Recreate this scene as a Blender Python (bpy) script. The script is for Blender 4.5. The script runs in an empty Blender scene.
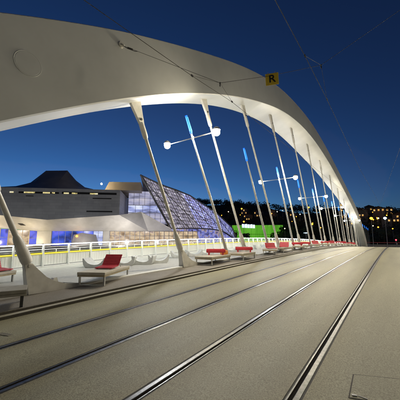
import bpy, bmesh, math, random
from mathutils import Vector, Matrix
random.seed(7)
S = bpy.context.scene
COL = S.collection

# ---------------------------------------------------------------- camera
cam_d = bpy.data.cameras.new('camera'); cam = bpy.data.objects.new('camera', cam_d); COL.objects.link(cam)
cam.location = (0, 0, 1.97)
cam.rotation_euler = (math.radians(90 + 8.077), 0, math.radians(35.870))
cam_d.sensor_fit = 'HORIZONTAL'; cam_d.sensor_width = 36.0; cam_d.lens = 36.0 * 267.0 / 400.0
cam_d.clip_start = 0.05; cam_d.clip_end = 5000
S.camera = cam

# ---------------------------------------------------------------- world: dusk sky, sun just gone
SUN_EL, SUN_ROT = -4.5, -60.0
EXPO = 4.32; KE = 2 ** -EXPO      # long night exposure; KE scales every lamp down by as much
w = bpy.data.worlds.new('World'); S.world = w; w.use_nodes = True
nt = w.node_tree; bg = nt.nodes['Background']
sky = nt.nodes.new('ShaderNodeTexSky'); sky.sky_type = 'NISHITA'; sky.sun_disc = False
sky.sun_elevation = math.radians(SUN_EL); sky.sun_rotation = math.radians(SUN_ROT)
sky.air_density = 0.7; sky.dust_density = 0.0; sky.ozone_density = 3.0
tint = nt.nodes.new('ShaderNodeMix'); tint.data_type = 'RGBA'; tint.blend_type = 'MULTIPLY'; tint.inputs['Factor'].default_value = 1
tint.inputs['B'].default_value = (.51, 1.18, 1.0, 1)
nt.links.new(sky.outputs['Color'], tint.inputs['A']); nt.links.new(tint.outputs['Result'], bg.inputs['Color']); bg.inputs['Strength'].default_value = 0.165
sd = bpy.data.lights.new('sun', 'SUN'); sd.energy = 0.0006; sd.angle = math.radians(20); sd.color = (1, .8, .6)
so = bpy.data.objects.new('sun', sd); COL.objects.link(so)
so.rotation_euler = (math.radians(86), 0, math.radians(180 + 60))
S.view_settings.view_transform = 'Standard'; S.view_settings.look = 'None'
S.view_settings.exposure = EXPO; S.view_settings.gamma = 1.0; S.view_settings.use_curve_mapping = False
try:
    S.cycles.use_denoising = True; S.cycles.denoiser = 'OPENIMAGEDENOISE'
    S.cycles.sample_clamp_indirect = 4.0; S.cycles.use_light_tree = True
    S.cycles.max_bounces = 5; S.cycles.caustics_reflective = False; S.cycles.caustics_refractive = False
except Exception: pass

# ---------------------------------------------------------------- materials
def mat(name, c, rough=.6, metal=0., c2=None, scale=8., detail=4., bump=0., bscale=None, emit=None, es=0., coat=0., dist=.02, stain=None):
    m = bpy.data.materials.new(name); m.use_nodes = True
    n = m.node_tree.nodes; l = m.node_tree.links; p = n['Principled BSDF']
    p.inputs['Base Color'].default_value = (*c, 1); p.inputs['Roughness'].default_value = rough
    p.inputs['Metallic'].default_value = metal
    tc = n.new('ShaderNodeTexCoord')
    if c2 is not None:
        t = n.new('ShaderNodeTexNoise'); t.inputs['Scale'].default_value = scale; t.inputs['Detail'].default_value = detail
        t.inputs['Roughness'].default_value = .65
        l.new(tc.outputs['Object'], t.inputs['Vector'])
        r = n.new('ShaderNodeValToRGB'); r.color_ramp.elements[0].position = .32; r.color_ramp.elements[1].position = .68
        r.color_ramp.elements[0].color = (*c, 1); r.color_ramp.elements[1].color = (*c2, 1)
        l.new(t.outputs['Fac'], r.inputs['Fac'])
        out = r.outputs['Color']
        if stain:
            t2 = n.new('ShaderNodeTexNoise'); t2.inputs['Scale'].default_value = stain[0]; t2.inputs['Detail'].default_value = 5
            mp = n.new('ShaderNodeMapping'); mp.inputs['Scale'].default_value = stain[2] if len(stain) > 2 else (1, 1, 1)
            l.new(tc.outputs['Object'], mp.inputs['Vector']); l.new(mp.outputs['Vector'], t2.inputs['Vector'])
            r2 = n.new('ShaderNodeValToRGB'); r2.color_ramp.elements[0].position = .35; r2.color_ramp.elements[1].position = .7
            r2.color_ramp.elements[0].color = (stain[1],) * 3 + (1,); r2.color_ramp.elements[1].color = (1, 1, 1, 1)
            l.new(t2.outputs['Fac'], r2.inputs['Fac'])
            mx = n.new('ShaderNodeMix'); mx.data_type = 'RGBA'; mx.blend_type = 'MULTIPLY'; mx.inputs['Factor'].default_value = 1
            l.new(out, mx.inputs['A']); l.new(r2.outputs['Color'], mx.inputs['B']); out = mx.outputs['Result']
        l.new(out, p.inputs['Base Color'])
    if bump:
        t = n.new('ShaderNodeTexNoise'); t.inputs['Scale'].default_value = bscale or scale; t.inputs['Detail'].default_value = 3
        l.new(tc.outputs['Object'], t.inputs['Vector'])
        b = n.new('ShaderNodeBump'); b.inputs['Strength'].default_value = bump; b.inputs['Distance'].default_value = dist
        l.new(t.outputs['Fac'], b.inputs['Height']); l.new(b.outputs['Normal'], p.inputs['Normal'])
    if emit is not None:
        p.inputs['Emission Color'].default_value = (*emit, 1); p.inputs['Emission Strength'].default_value = es * KE
    if coat: p.inputs['Coat Weight'].default_value = coat
    return m

def glow(name, cols, scale=.5, es=1., stretch=(1, 1, 1), base=(.02, .02, .025), kind='noise'):
    """a lit window or panel: uneven glow put into the surface itself"""
    m = bpy.data.materials.new(name); m.use_nodes = True
    n = m.node_tree.nodes; l = m.node_tree.links; p = n['Principled BSDF']
    p.inputs['Base Color'].default_value = (*base, 1); p.inputs['Roughness'].default_value = .15
    tc = n.new('ShaderNodeTexCoord'); mp = n.new('ShaderNodeMapping'); mp.inputs['Scale'].default_value = stretch
    l.new(tc.outputs['Object'], mp.inputs['Vector'])
    if kind == 'noise':
        t = n.new('ShaderNodeTexNoise'); t.inputs['Detail'].default_value = 3; o = t.outputs['Fac']
    else:
        t = n.new('ShaderNodeTexVoronoi'); o = None
    t.inputs['Scale'].default_value = scale
    l.new(mp.outputs['Vector'], t.inputs['Vector'])
    if o is None:
        sp = n.new('ShaderNodeSeparateColor'); l.new(t.outputs['Color'], sp.inputs['Color']); o = sp.outputs['Red']
    r = n.new('ShaderNodeValToRGB'); e = r.color_ramp.elements
    a, b = (.3, .7) if kind == 'noise' else (0., 1.)
    e[0].position = a; e[1].position = b
    e[0].color = (*cols[0], 1); e[1].color = (*cols[-1], 1)
    for i, c in enumerate(cols[1:-1]):
        x = e.new(a + (b - a) * (i + 1) / (len(cols) - 1)); x.color = (*c, 1)
    l.new(o, r.inputs['Fac']); l.new(r.outputs['Color'], p.inputs['Emission Color'])
    p.inputs['Emission Strength'].default_value = es * KE
    return m

M = {}
M['deck'] = mat('resin_gravel', (.19, .178, .108), .56, c2=(.56, .52, .345), scale=55, detail=6, bump=.55, bscale=120, dist=.006, stain=(.9, .70, (1, .12, 1)))
_m = M['deck']; _n = _m.node_tree.nodes; _l = _m.node_tree.links; _p = _n['Principled BSDF']
_src = _p.inputs['Base Color'].links[0].from_socket
_g = _n.new('ShaderNodeNewGeometry'); _sx = _n.new('ShaderNodeSeparateXYZ'); _l.new(_g.outputs['Position'], _sx.inputs['Vector'])
_nz = _n.new('ShaderNodeTexNoise'); _nz.inputs['Scale'].default_value = 1.3; _nz.inputs['Detail'].default_value = 6
_ma = _n.new('ShaderNodeMath'); _ma.operation = 'MULTIPLY_ADD'; _ma.inputs[1].default_value = .22; _l.new(_nz.outputs['Fac'], _ma.inputs[0]); _l.new(_sx.outputs['X'], _ma.inputs[2])
_mr = _n.new('ShaderNodeMapRange'); _mr.inputs['From Min'].default_value = -8.; _mr.inputs['From Max'].default_value = 1.; _l.new(_ma.outputs['Value'], _mr.inputs['Value'])
_r = _n.new('ShaderNodeValToRGB'); _e = _r.color_ramp.elements; _e[0].color = (.86, .84, .80, 1); _e[1].color = (1, 1, 1, 1)
for _x in (-5.77, -4.24, -2.69, -1.13):
    for _d, _c in ((-.42, (1, 1, 1, 1)), (-.02, (.84, .80, .70, 1)), (.22, (.80, .76, .64, 1)), (.62, (1, 1, 1, 1))):
        _q = _e.new((_x + _d + .0 + 8.) / 9.); _q.color = _c
_l.new(_mr.outputs['Result'], _r.inputs['Fac'])
_mx = _n.new('ShaderNodeMix'); _mx.data_type = 'RGBA'; _mx.blend_type = 'MULTIPLY'; _mx.inputs['Factor'].default_value = 1
_l.new(_src, _mx.inputs['A']); _l.new(_r.outputs['Color'], _mx.inputs['B']); _l.new(_mx.outputs['Result'], _p.inputs['Base Color'])
M['paver'] = mat('promenade_paver', (.20, .175, .14), .7, c2=(.31, .28, .235), scale=30, bump=.3, bscale=90, dist=.004, stain=(.8, .8))
M['walk'] = mat('pale_concrete', (.44, .44, .41), .6, c2=(.56, .56, .53), scale=6, bump=.15, bscale=60, dist=.004, stain=(.5, .86))
M['kerb'] = mat('kerb_stone', (.36, .33, .26), .7, c2=(.46, .43, .35), scale=25, bump=.2, dist=.004)
M['white_edge'] = mat('white_edge', (.68, .68, .64), .6, c2=(.75, .75, .72), scale=6)
M['slot'] = mat('dark_slot', (.07, .062, .048), .8, c2=(.11, .097, .075), scale=20)
M['steel_rail'] = mat('polished_rail', (.15, .148, .14), .36, 1., c2=(.27, .266, .255), scale=14, bump=.08, bscale=30, dist=.002)
M['groove'] = mat('rail_groove', (.022, .02, .017), .75, .3, c2=(.05, .04, .03), scale=20)
M['rubber'] = mat('rubber_seal', (.05, .047, .04), .75, c2=(.085, .08, .065), scale=40)
M['arch'] = mat('arch_paint', (.60, .61, .585), .42, c2=(.67, .68, .655), scale=.6, detail=6, bump=.05, bscale=3, dist=.01, stain=(.25, .9))
M['cream'] = mat('hanger_paint', (.66, .64, .57), .4, c2=(.73, .71, .65), scale=5, bump=.05, stain=(3., .82))
M['mast'] = mat('mast_steel', (.46, .46, .45), .42, .5, c2=(.54, .54, .53), scale=6)
M['darksteel'] = mat('dark_steel', (.05, .05, .05), .5, .5, c2=(.08, .08, .075), scale=10)
M['wire'] = mat('wire', (.10, .098, .092), .9)
M['galv'] = mat('galvanised', (.45, .45, .43), .4, .8, c2=(.55, .55, .53), scale=12)
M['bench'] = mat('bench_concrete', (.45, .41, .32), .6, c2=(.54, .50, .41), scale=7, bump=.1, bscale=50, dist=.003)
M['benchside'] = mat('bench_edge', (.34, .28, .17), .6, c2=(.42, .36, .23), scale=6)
M['benchdark'] = mat('bench_darker', (.27, .25, .20), .65, c2=(.34, .32, .26), scale=7, bump=.1, bscale=50, dist=.003)  # darker tone for the nearest bench and the drain grating
M['red'] = mat('red_slats', (.42, .02, .035), .5, c2=(.55, .035, .05), scale=9, bump=.15, bscale=30, dist=.003)
M['orange'] = mat('orange_plastic', (.75, .26, .03), .45, c2=(.82, .32, .05), scale=6)
M['white'] = mat('white_shell', (.60, .61, .59), .45, c2=(.68, .69, .67), scale=4, stain=(2., .9))
M['railwhite'] = mat('railing_paint', (.74, .76, .74), .4, c2=(.80, .81, .80), scale=8)
M['mesh'] = mat('white_mesh', (.76, .77, .75), .5, c2=(.80, .82, .78), scale=38, bump=.3, bscale=60, dist=.003)
M['led_y'] = mat('yellow_led', (.5, .45, .05), .4, emit=(.72, .63, .04), es=.75)
M['led_w'] = mat('white_led', (.8, .8, .8), .4, emit=(.94, 1., .92), es=32)
M['globe_w'] = mat('warm_globe', (.8, .8, .8), .4, emit=(1., .88, .64), es=950)
M['globe_c'] = mat('cool_globe', (.8, .8, .8), .4, emit=(.96, .97, 1.), es=700)
M['globe_d'] = mat('dim_globe', (.8, .8, .8), .4, emit=(1., .90, .68), es=430)
M['globe_b'] = mat('faint_globe', (.8, .8, .8), .4, emit=(1., .90, .68), es=125)
M['blue'] = mat('blue_tube', (.02, .1, .4), .3, emit=(.002, .13, 1.), es=1.5)
M['bluecore'] = mat('blue_tube_core', (.1, .3, .6), .3, emit=(.07, .40, 1.), es=1.15)
M['sodium'] = mat('sodium_lamp', (.8, .5, .1), .4, emit=(1., .33, .02), es=7)
M['g_roof'] = mat('roof_globe', (.8, .8, .8), .4, emit=(1., .80, .52), es=260)
M['g_warmlamp'] = mat('pale_lamp', (.8, .8, .8), .4, emit=(1., .80, .50), es=9)
M['redlamp'] = mat('red_lamp', (.5, .02, .02), .4, emit=(1., .02, .03), es=14)
M['yellow'] = mat('sign_yellow', (.88, .62, .03), .5, c2=(.90, .65, .04), scale=5)
M['black'] = mat('sign_black', (.012, .012, .012), .5)
M['clad'] = mat('steel_cladding', (.40, .40, .40), .45, .15, c2=(.48, .48, .48), scale=.35, detail=8, bump=.1, bscale=1.2, stain=(.15, .85))
_m = M['clad']; _n = _m.node_tree.nodes; _l = _m.node_tree.links; _p = _n['Principled BSDF']
_src = _p.inputs['Base Color'].links[0].from_socket
_g = _n.new('ShaderNodeNewGeometry'); _sx = _n.new('ShaderNodeSeparateXYZ'); _l.new(_g.outputs['Position'], _sx.inputs['Vector'])
_cb = _n.new('ShaderNodeCombineXYZ'); _a = _n.new('ShaderNodeMath'); _a.operation = 'MULTIPLY'; _a.inputs[1].default_value = 1.383
_l.new(_sx.outputs['X'], _a.inputs[0]); _l.new(_a.outputs['Value'], _cb.inputs['X']); _l.new(_sx.outputs['Z'], _cb.inputs['Y'])
_b = _n.new('ShaderNodeTexBrick'); _b.inputs['Scale'].default_value = 1.; _b.inputs['Brick Width'].default_value = 3.4; _b.inputs['Row Height'].default_value = .85; _b.inputs['Mortar Size'].default_value = .02
_b.inputs['Color1'].default_value = (1, 1, 1, 1); _b.inputs['Color2'].default_value = (.84, .85, .87, 1); _b.inputs['Mortar'].default_value = (.6, .6, .6, 1)
_l.new(_cb.outputs['Vector'], _b.inputs['Vector'])
_mx = _n.new('ShaderNodeMix'); _mx.data_type = 'RGBA'; _mx.blend_type = 'MULTIPLY'; _mx.inputs['Factor'].default_value = 1
_l.new(_src, _mx.inputs['A']); _l.new(_b.outputs['Color'], _mx.inputs['B']); _l.new(_mx.outputs['Result'], _p.inputs['Base Color'])
M['roofdark'] = mat('dark_roof', (.16, .16, .175), .5, .1, c2=(.22, .22, .235), scale=.4)
M['soffit'] = mat('pale_soffit', (.47, .46, .43), .45, c2=(.55, .54, .51), scale=.5, detail=6, stain=(.3, .85))
M['beige'] = mat('beige_box', (.42, .36, .27), .6, c2=(.48, .41, .31), scale=.5)
M['lattice'] = mat('lattice_steel', (.30, .30, .32), .5, .2, c2=(.28, .28, .29), scale=1.)
M['slit'] = mat('slit_dark', (.02, .02, .02), .3)
M['slitlit'] = glow('lit_slit', [(.05, .04, .01), (.9, .75, .3), (1, .95, .7)], .9, .8)
M['g_warm'] = glow('warm_rooms', [(.26, .17, .09), (.60, .42, .25), (.95, .74, .48), (.40, .28, .28)], .45, .75, (1, 1, 1.5))
M['g_blue'] = glow('blue_rooms', [(.02, .03, .12), (.05, .12, .75), (.16, .18, .95), (.03, .03, .10)], .22, .9, (1, 1, 1.2))
M['g_white'] = glow('white_rooms', [(.12, .13, .22), (.35, .40, .75), (.72, .78, 1.), (.95, .97, 1)], .3, .95, (.6, .6, 2.2))
M['g_pale'] = glow('pale_rooms', [(.16, .16, .24), (.40, .40, .58), (.62, .58, .66)], .4, .9, (.5, .5, 1.8))
M['g_purple'] = glow('purple_panes', [(.10, .09, .18), (.17, .16, .30), (.30, .28, .48), (.22, .22, .50), (.34, .36, .80), (.58, .64, 1.), (.50, .48, .62)], .6, 1.35, (1, .9, 1.6))
M['g_dusky'] = glow('dusky_panes', [(.06, .055, .075), (.13, .12, .16), (.27, .24, .29), (.16, .15, .24), (.58, .54, .56), (.26, .26, .46)], .6, 1.3, (1, .9, 2.2))
M['g_lavender'] = glow('lavender_panes', [(.10, .10, .28), (.20, .21, .54), (.42, .45, .95), (.24, .25, .62), (.60, .66, 1.), (.36, .38, .70)], .55, 1.25, (1, .8, 1.4))
M['g_deepblue'] = glow('deepblue_panes', [(.06, .05, .12), (.14, .15, .44), (.30, .34, .90), (.46, .36, .34), (.12, .11, .3)], .45, .8, (1, 1, 1.6))
M['g_green'] = glow('green_glow_panels', [(.05, .23, .012), (.08, .33, .02), (.13, .43, .035)], .10, 1.25, (1, 1, .5))  # green floodlight on the facade put into the panel emission
M['gfin'] = mat('green_fin', (.05, .16, .03), .6, c2=(.07, .2, .04), scale=1.)
M['g_sign'] = mat('sign_light', (.8, .8, .8), .4, emit=(.62, .84, 1.), es=1.6)
M['g_house'] = glow('house_rooms', [(.25, .12, .02), (.9, .48, .12), (1, .75, .35)], .8, .9)
M['housewall'] = mat('house_wall', (.30, .26, .22), .8, c2=(.38, .33, .28), scale=.6)
M['houseroof'] = mat('house_roof', (.12, .07, .05), .8, c2=(.17, .10, .07), scale=1.)
M['bank'] = mat('bank_ground', (.05, .05, .048), .8, c2=(.075, .072, .066), scale=.3, bump=.2, bscale=2)
M['hill'] = mat('hill_soil', (.035, .042, .025), .9, c2=(.055, .06, .035), scale=.05)
M['leaf'] = mat('leaf', (.075, .095, .055), .7, c2=(.12, .14, .085), scale=.12)
M['bark'] = mat('bark', (.06, .045, .03), .9, c2=(.10, .08, .05), scale=4)
M['carwhite'] = mat('car_white', (.72, .72, .72), .3, coat=.5)
M['glassdark'] = mat('car_glass', (.02, .022, .025), .1)
M['tyre'] = mat('tyre', (.02, .02, .02), .8)
M['water'] = mat('river_water', (.012, .02, .028), .08, bump=.3, bscale=.6, dist=.05)
M['concrete'] = mat('slab_concrete', (.30, .29, .27), .8, c2=(.38, .37, .34), scale=1.)

# ---------------------------------------------------------------- mesh helpers
class MB:
    def __init__(s): s.b = bmesh.new()
    def face(s, pts, mi=0):
        f = s.b.faces.new([s.b.verts.new(p) for p in pts]); f.material_index = mi; return f
    def grid(s, rows, mi=0, closed=False):
        V = [[s.b.verts.new(p) for p in r] for r in rows]
        for i in range(len(V) - 1):
            n = len(V[i])
            for j in range(n if closed else n - 1):
                f = s.b.faces.new((V[i][j], V[i][(j + 1) % n], V[i + 1][(j + 1) % n], V[i + 1][j])); f.material_index = mi
        return V
    def box(s, c, size, rot=None, mi=0, bevel=0.):
        r = bmesh.ops.create_cube(s.b, size=1.0); vs = r['verts']
        bmesh.ops.scale(s.b, vec=size, verts=vs)
        fs = set(f for v in vs for f in v.link_faces)
        if bevel:
            es = list(set(e for v in vs for e in v.link_edges))
            rb = bmesh.ops.bevel(s.b, geom=es, offset=bevel, segments=2, affect='EDGES', profile=.5)
            vs = list(set(v for f in rb['faces'] for v in f.verts) | set(v for v in vs if v.is_valid))
            fs = set(f for v in vs for f in v.link_faces)
        if rot is not None: bmesh.ops.transform(s.b, matrix=rot, verts=vs)
        bmesh.ops.translate(s.b, vec=c, verts=vs)
        for f in fs: f.material_index = mi
        return s
    def tube(s, p0, p1, r0, r1=None, n=12, mi=0, cap=True):
        return s.path([p0, p1], [r0, r0 if r1 is None else r1], n, mi, cap)
    def path(s, pts, radii, n=8, mi=0, cap=True):
        pts = [Vector(p) for p in pts]
        if not isinstance(radii, (list, tuple)): radii = [radii] * len(pts)
        rings = []
        up = None
        for i, p in enumerate(pts):
            t = (pts[min(i + 1, len(pts) - 1)] - pts[max(i - 1, 0)])
            if t.length < 1e-9: t = Vector((0, 0, 1))
            t.normalize()
            if up is None:
                up = Vector((1, 0, 0)) if abs(t.x) < .8 else Vector((0, 0, 1))
            a = t.cross(up).normalized(); b = t.cross(a).normalized()
            rings.append([p + (a * math.cos(q * 2 * math.pi / n) + b * math.sin(q * 2 * math.pi / n)) * radii[i] for q in range(n)])
        V = s.grid(rings, mi, True)
        if cap:
            for r in (V[0], V[-1]):
                f = s.b.faces.new(r); f.material_index = mi
        return s
    def lathe(s, c, prof, n=16, mi=0, axis=None):
        rows = [[(r * math.cos(k * 2 * math.pi / n), r * math.sin(k * 2 * math.pi / n), z) for k in range(n)] for r, z in prof]
        mt = Matrix.Translation(c)
        if axis is not None: mt = mt @ Vector((0, 0, 1)).rotation_difference(Vector(axis)).to_matrix().to_4x4()
        rows = [[mt @ Vector(p) for p in r] for r in rows]
        V = s.grid(rows, mi, True)
        for r in (V[0], V[-1]): s.b.faces.new(r).material_index = mi
        return s
    def prism(s, poly, off, mi=0):
        """closed polygon (3-D points) pushed along off"""
        o = Vector(off); a = [s.b.verts.new(p) for p in poly]; b = [s.b.verts.new(Vector(p) + o) for p in poly]
        n = len(a)
        for f in [s.b.faces.new(a), s.b.faces.new(b[::-1])] + [s.b.faces.new((a[i], b[i], b[(i + 1) % n], a[(i + 1) % n])) for i in range(n)]:
            f.material_index = mi
        return s
    def sphere(s, c, r, sub=2, mi=0):
        q = bmesh.ops.create_icosphere(s.b, subdivisions=sub, radius=r)
        bmesh.ops.translate(s.b, vec=c, verts=q['verts'])
        for f in set(f for v in q['verts'] for f in v.link_faces): f.material_index = mi
        return s
    def build(s, name, mats, parent=None, smooth=None, recalc=True):
        if recalc: bmesh.ops.recalc_face_normals(s.b, faces=s.b.faces[:])
        me = bpy.data.meshes.new(name); s.b.to_mesh(me); s.b.free()
        for m in (mats if isinstance(mats, (list, tuple)) else [mats]): me.materials.append(m)
        if smooth:
            me.shade_smooth()
            try: me.set_sharp_from_angle(angle=math.radians(smooth))
            except Exception: pass
        o = bpy.data.objects.new(name, me); COL.objects.link(o)
        if parent: o.parent = parent
        return o

def tag(o, label, cat, group=None, kind=None):
    o['label'] = label; o['category'] = cat
    if group: o['group'] = group
    if kind: o['kind'] = kind
    return o
def struct(o, label=None, cat=None):
    o['kind'] = 'structure'
    if label: o['label'] = label; o['category'] = cat
    return o
def empty(name, loc, rz=0.):
    o = bpy.data.objects.new(name, None); COL.objects.link(o); o.location = loc; o.rotation_euler = (0, 0, rz); o.empty_display_size = .2
    return o
def dup(root, loc=None, rz=None):
    r = root.copy(); COL.objects.link(r)
    if loc is not None: r.location = loc
    if rz is not None: r.rotation_euler = (0, 0, rz)
    for ch in list(root.children):
        c = ch.copy(); COL.objects.link(c); c.parent = r
        for g in list(ch.children):
            d = g.copy(); COL.objects.link(d); d.parent = c
    return r
ORD = 'first second third fourth fifth sixth seventh eighth ninth tenth eleventh twelfth thirteenth fourteenth fifteenth sixteenth seventeenth eighteenth nineteenth twentieth'.split()

# ---------------------------------------------------------------- bridge profile (a crest some 35 m ahead)
G, R, YC, YE = .03, 1180., 75., 150.
def zd(Y):
    if Y < -20: return G * -20 - 400 / (2 * R) + (Y + 20) * (G + 20 / R)
    if Y < YC: return G * Y - Y * Y / (2 * R)
    return G * YC - YC * YC / (2 * R) + (min(Y, YE) - YC) * (G - YC / R)
Y0 = -14.
YS = [Y0 + 2. * i for i in range(int((YE - Y0) / 2) + 1)]
def strip(xs, zo=0.):
    """rows along Y of points across the deck: xs holds (x, dz)"""
    return [[(x, y, zd(y) + dz + zo) for x, dz in xs] for y in YS]

RAILS = [(-5.77, +1), (-4.24, -1), (-2.69, +1), (-1.13, -1)]   # gauge face, side of the groove
def slot(x, s): return (x - .098, x + .095) if s > 0 else (x - .095, x + .098)
KERB = -7.55
mb = MB(); edges = [KERB]
for x, s in RAILS: edges += list(slot(x, s))
edges.append(.92)
for i in range(0, len(edges), 2): mb.grid(strip([(edges[i], 0), (edges[i + 1], 0)]))
struct(mb.build('tram_deck', M['deck']))
for nm, m, segs in (('kerb_edging', 'slot', [[(-7.55, -.04), (-7.55, .066), (-7.575, .068)], [(-7.74, .06), (-7.74, .126), (-7.765, .128)], [(.945, .068), (.92, .066), (.92, -.04)], [(1.165, .138), (1.14, .136), (1.14, .06)]]),
                    ('kerb', 'kerb', [[(-7.575, .064), (-7.58, .07), (-7.74, .07)], [(1.14, .07), (.95, .07), (.945, .064)]]),
                    ('promenade_strip', 'paver', [[(-7.765, .124), (-7.79, .14), (-9.18, .14)], [(2.9, .14), (1.17, .14), (1.165, .134)]])):
    mb = MB()
    for sg_ in segs: mb.grid(strip(sg_))
    struct(mb.build(nm, M[m]))
mb = MB()
for a, b in ((-9.42, -9.18), (2.9, 3.14)): mb.grid(strip([(a, .05), (a, .19), (a + .02, .21), (b - .02, .21), (b, .19), (b, .05)]))
struct(mb.build('white_edge_beam', M['white_edge']))
mb = MB()
for a, b in ((-16.3, -9.42), (3.14, 10.)): mb.grid(strip([(a, -.9), (a, .15), (b, .15), (b, -.9)]))
struct(mb.build('walkway', M['walk']))
mb = MB(); mb.grid(strip([(-16.2, -.95), (-16.2, -.10), (9.9, -.10), (9.9, -.95), (4, -2.4), (-10, -2.4), (-16.2, -.95)]))
struct(mb.build('bridge_slab', M['concrete']))

rail_labels = ['grooved tram rail nearest the benches and kerb',
               'grooved tram rail second from the benches, inner rail of the farther track',
               'bright grooved tram rail crossing the bottom edge left of the centre',
               'grooved tram rail with a wide dark slot beside the access cover']
for (x, s), lb in zip(RAILS, rail_labels):
    pr = [(-.068, -.03), (-.068, .0), (-.060, .003), (-.006, .003), (0, -.002), (.002, -.034), (.046, -.034), (.05, .0), (.052, .001), (.068, .001), (.07, 0), (.07, -.03)]
    mb = MB(); prof = [(x + s * a, b) for a, b in pr]
    rows = strip(prof)
    V = mb.grid(rows)
    for f in mb.b.faces:
        cx = (f.calc_center_median().x - x) * s; nz = sum(v.co.z - zd(v.co.y) for v in f.verts) / 4
        f.material_index = 1 if -.001 < cx < .0505 and nz < -.006 else 0
    o = tag(mb.build('tram_rail', [M['steel_rail'], M['groove']]), lb, 'tram rail', 'grooved rails of the two tram tracks')
    mb = MB()
    for a, b in ((-.098, -.068), (.07, .095)): mb.grid(strip([(x + s * a, -.004), (x + s * b, -.004)]))
    mb.build('rubber_seal', M['rubber'], o)

# access cover in the deck
mb = MB(); q = [(-.62, 4.42), (.02, 4.68), (.12, 4.02), (-.60, 3.80)]
def lerp(a, b, t): return a + (b - a) * t
cx = sum(p[0] for p in q) / 4; cy = sum(p[1] for p in q) / 4
def inset(p, k): return (lerp(p[0], cx, k), lerp(p[1], cy, k))
for i in range(4):
    a, b = q[i], q[(i + 1) % 4]; c, d = inset(b, .045), inset(a, .045)
    mb.face([(p[0], p[1], zd(p[1]) + .004) for p in (a, b, c, d)], 0)
ins = [inset(p, .045) for p in q]
mb.face([(p[0], p[1], zd(p[1]) + .005) for p in ins], 1)
cov = tag(mb.build('access_cover', [M['slot'], M['deck']]), 'four sided access cover with a thin dark seam set in the deck', 'access cover')
mb = MB(); mb.box((-.545, 3.885, zd(3.885) + .010), (.055, .035, .008), Matrix.Rotation(.3, 4, 'Z'), 0, .003)
mb.box((-.46, 3.895, zd(3.885) + .008), (.10, .014, .006), Matrix.Rotation(-.15, 4, 'Z'), 0, .002)
mb.build('lifting_latch', M['galv'], cov)

# small drain grating by the farther track
gx, gy = -6.44, 2.30
mb = MB(); mb.box((gx, gy, zd(gy) + .004), (.30, .10, .012), Matrix.Rotation(.3, 4, 'Z'), 0, .003)
for k in range(6): mb.box((gx - .12 + .047 * k, gy - .036 + .0145 * k, zd(gy) + .011), (.018, .06, .004), Matrix.Rotation(.3, 4, 'Z'), 1)
tag(mb.build('drain_grating', [M['benchdark'], M['slot']]), 'small slotted drain grating in the deck at the left edge', 'drain grating')

# ---------------------------------------------------------------- arch
def spl(tab, y):
    for i in range(len(tab) - 1):
        if y <= tab[i + 1][0]: break
    p = [tab[max(0, min(len(tab) - 1, k))] for k in (i - 1, i, i + 1, i + 2)]
    (x0, y0), (x1, y1), (x2, y2), (x3, y3) = p
    t = (y - x1) / (x2 - x1); h = x2 - x1
    m1 = (y2 - y0) / (x2 - x0) if x2 != x0 else (y2 - y1) / h
    m2 = (y3 - y1) / (x3 - x1) if x3 != x1 else (y2 - y1) / h
    return (2*t**3 - 3*t**2 + 1) * y1 + (t**3 - 2*t**2 + t) * h * m1 + (-2*t**3 + 3*t**2) * y2 + (t**3 - t**2) * h * m2
TOP = [(-15, -3.4), (-10, .35), (-4, 4.4), (2.1, 8.2), (5.1, 10.0), (7.6, 11.1), (11.5, 12.75), (15, 14.25), (21.5, 16.4), (27.1, 17.6), (37.8, 18.3), (48, 17.5), (64, 15.0), (78, 12.6), (91, 10.0), (103, 5.8), (114, .2), (118, -2.2)]
BOT = [(-15, -7.5), (-10, -3.6), (-4, .7), (2.4, 5.1), (3.6, 5.9), (5.3, 6.95), (7.7, 8.3), (11.5, 10.15), (15, 11.6), (20, 13.3), (26.8, 15.1), (37, 16.0), (51, 14.9), (64, 12.8), (78, 10.2), (91, 7.2), (103, 2.4), (110, -1.4), (118, -6)]
XO = [(-15, -10.3), (18, -10.3), (26, -10.6), (38, -11.0), (55, -10.8), (75, -10.4), (118, -10.3)]
DZ = [(-15, 0.), (15, 0.), (23, -.45), (32, -.85), (42, -.95), (60, -.5), (78, -.1), (118, 0)]
AX = -8.3
def smooth(tab):
    v = [spl(tab, -15 + .5 * i) for i in range(267)]
    for _ in range(60): v = [v[0]] + [.25 * v[i - 1] + .5 * v[i] + .25 * v[i + 1] for i in range(1, len(v) - 1)] + [v[-1]]
    return [(-15 + 3. * i, v[6 * i]) for i in range(45) if 6 * i < len(v)]
TOP, BOT, XO, DZ = smooth(TOP), smooth(BOT), smooth(XO), smooth(DZ)
mb = MB(); rows = []
y = -15.
while y <= 118.01:
    t, b, xo, dz = spl(TOP, y), spl(BOT, y), spl(XO, y), spl(DZ, y)
    e = .05
    rows.append([(AX - e, y, t), (AX, y, t - e), (AX, y, lerp(t, b, .5)), (AX, y, b + e), (AX - e, y, b), (lerp(AX, xo, .5), y, b + dz * .5), (xo + e, y, b + dz),
                 (xo, y, b + dz + e), (xo + .02, y, t - e), (xo + e + .02, y, t)])
    y += .75
mb.grid(rows, 0, True)
for r in (0, -1): mb.face(rows[r])
arch = tag(mb.build('bridge_arch', M['arch'], None, 35), 'huge pale steel box arch curving over the tram deck', 'bridge arch')
mb = MB(); hc = Vector((AX, 2.87, 7.03))
mb.lathe(hc + Vector((-.02, 0, 0)), [(.375, 0), (.375, .030), (.365, .032), (.355, .026), (.345, .026), (.338, .031), (.05, .031)], 48, 0, (1, 0, 0))
mb.build('inspection_hatch', M['arch'], arch, 30)

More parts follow.
